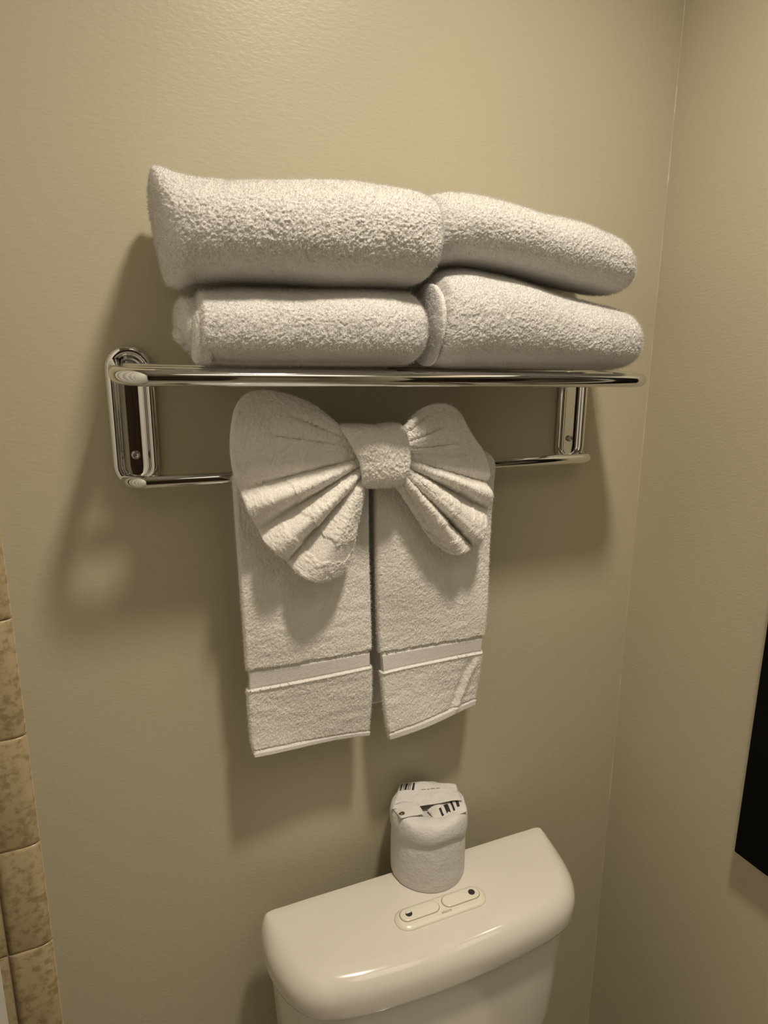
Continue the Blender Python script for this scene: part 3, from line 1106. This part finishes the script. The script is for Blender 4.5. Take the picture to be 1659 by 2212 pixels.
def paper_flap(name, corners, nu, nv, seed, lift, mat=M_PAPER):
    a, b, c, d = [np.array(q, float) for q in corners]       # back left, back right, front right, front left
    P = np.zeros((nu, nv, 3))
    for i in range(nu):
        for j in range(nv):
            s_, t_ = i / (nu - 1), j / (nv - 1)
            P[i, j] = (a * (1 - s_) + b * s_) * (1 - t_) + (d * (1 - s_) + c * s_) * t_
            P[i, j, 2] += lift * math.sin(math.pi * s_) * math.sin(math.pi * (0.3 + 0.7 * t_))
    P[..., 2] += 0.0016 * vnoise(P, 0.014, seed) + 0.001 * vnoise(P, 0.007, seed + 1)
    P[..., 1] += 0.0012 * vnoise(P, 0.012, seed + 2)
    N = grid_normals(P)
    if N[..., 2].mean() < 0:
        N = -N
    n = nu * nv
    V = np.concatenate([(P + N * 0.0003).reshape(-1, 3), (P - N * 0.0003).reshape(-1, 3)])
    F = [tuple(f) for f in grid_faces(nu, nv)] + [tuple(f) for f in grid_faces(nu, nv, off=n)[:, ::-1]]
    rg = [i * nv for i in range(nu)] + [(nu - 1) * nv + j for j in range(1, nv)] + [i * nv + nv - 1 for i in range(nu - 2, -1, -1)] + [j for j in range(nv - 2, 0, -1)]
    for p_, q_ in zip(rg, rg[1:] + rg[:1]):
        F.append((p_, q_, q_ + n, p_ + n))
    return adopt(fix_normals(meshobj(name, V, F, mat)), roll), P, N


def on_flap(P, N, s_, t_, h):
    nu, nv, _ = P.shape
    fi, fj = s_ * (nu - 1), t_ * (nv - 1)
    i, j = min(int(fi), nu - 2), min(int(fj), nv - 2)
    a, b = fi - i, fj - j
    q = (P[i, j] * (1 - a) * (1 - b) + P[i + 1, j] * a * (1 - b) + P[i, j + 1] * (1 - a) * b + P[i + 1, j + 1] * a * b)
    m = (N[i, j] * (1 - a) * (1 - b) + N[i + 1, j] * a * (1 - b) + N[i, j + 1] * (1 - a) * b + N[i + 1, j + 1] * a * b)
    return q + m * h


def print_bars(P, N, bars, name='printed_bars', mat=M_DARK):
    """flat printing on a flap: bars are (s0, s1, t0, t1)"""
    V, F = [], []
    for (s0, s1, t0, t1) in bars:
        k = 8
        b0 = len(V)
        for q in range(k + 1):
            t = t0 + (t1 - t0) * q / k
            V.append(on_flap(P, N, s0, t, 0.0005))
            V.append(on_flap(P, N, s1, t, 0.0005))
        for q in range(k):
            F.append((b0 + 2 * q, b0 + 2 * q + 1, b0 + 2 * q + 3, b0 + 2 * q + 2))
    return meshobj(name, V, F, mat, None, False)


fl, P, N = paper_flap('wrapper_flap', [(0.334, -0.012, 0.8955), (0.4070, -0.043, 0.8955), (0.3975, -0.078, 0.8950), (0.3035, -0.053, 0.8935)], 26, 18, 311, 0.0035)
sub(print_bars(P, N, [(0.04, 0.065, 0.06, 0.36), (0.09, 0.10, 0.06, 0.36), (0.115, 0.155, 0.06, 0.36), (0.17, 0.185, 0.06, 0.36), (0.20, 0.21, 0.06, 0.36), (0.235, 0.27, 0.06, 0.36)]), fl)
sub(print_bars(P, N, [(0.40, 0.47, 0.36, 0.40), (0.49, 0.53, 0.36, 0.40), (0.55, 0.62, 0.36, 0.40), (0.64, 0.70, 0.36, 0.40)], 'printed_line', M_GREY), fl)
fl, P, N = paper_flap('wrapper_fold', [(0.3500, -0.066, 0.8880), (0.4060, -0.066, 0.8920), (0.3960, -0.094, 0.8915), (0.3480, -0.096, 0.8870)], 20, 16, 331, 0.0025)
sub(print_bars(P, N, [(0.25, 0.31, 0.30, 0.78), (0.40, 0.52, 0.20, 0.74), (0.60, 0.66, 0.15, 0.72), (0.74, 0.82, 0.12, 0.62)]), fl)
fl, P, N = paper_flap('wrapper_fold', [(0.3060, -0.046, 0.8920), (0.3400, -0.050, 0.8930), (0.3400, -0.078, 0.8925), (0.3060, -0.075, 0.8925)], 14, 12, 351, 0.002)
V = [on_flap(P, N, 0.15 + 0.12 * math.cos(2 * math.pi * k / 18), 0.72 + 0.11 * math.sin(2 * math.pi * k / 18), 0.0006) for k in range(18)]
sub(meshobj('printed_dot', V, [tuple(range(18))], mat_plain('brown_print', (0.10, 0.05, 0.03), 0.5), None, False), fl)
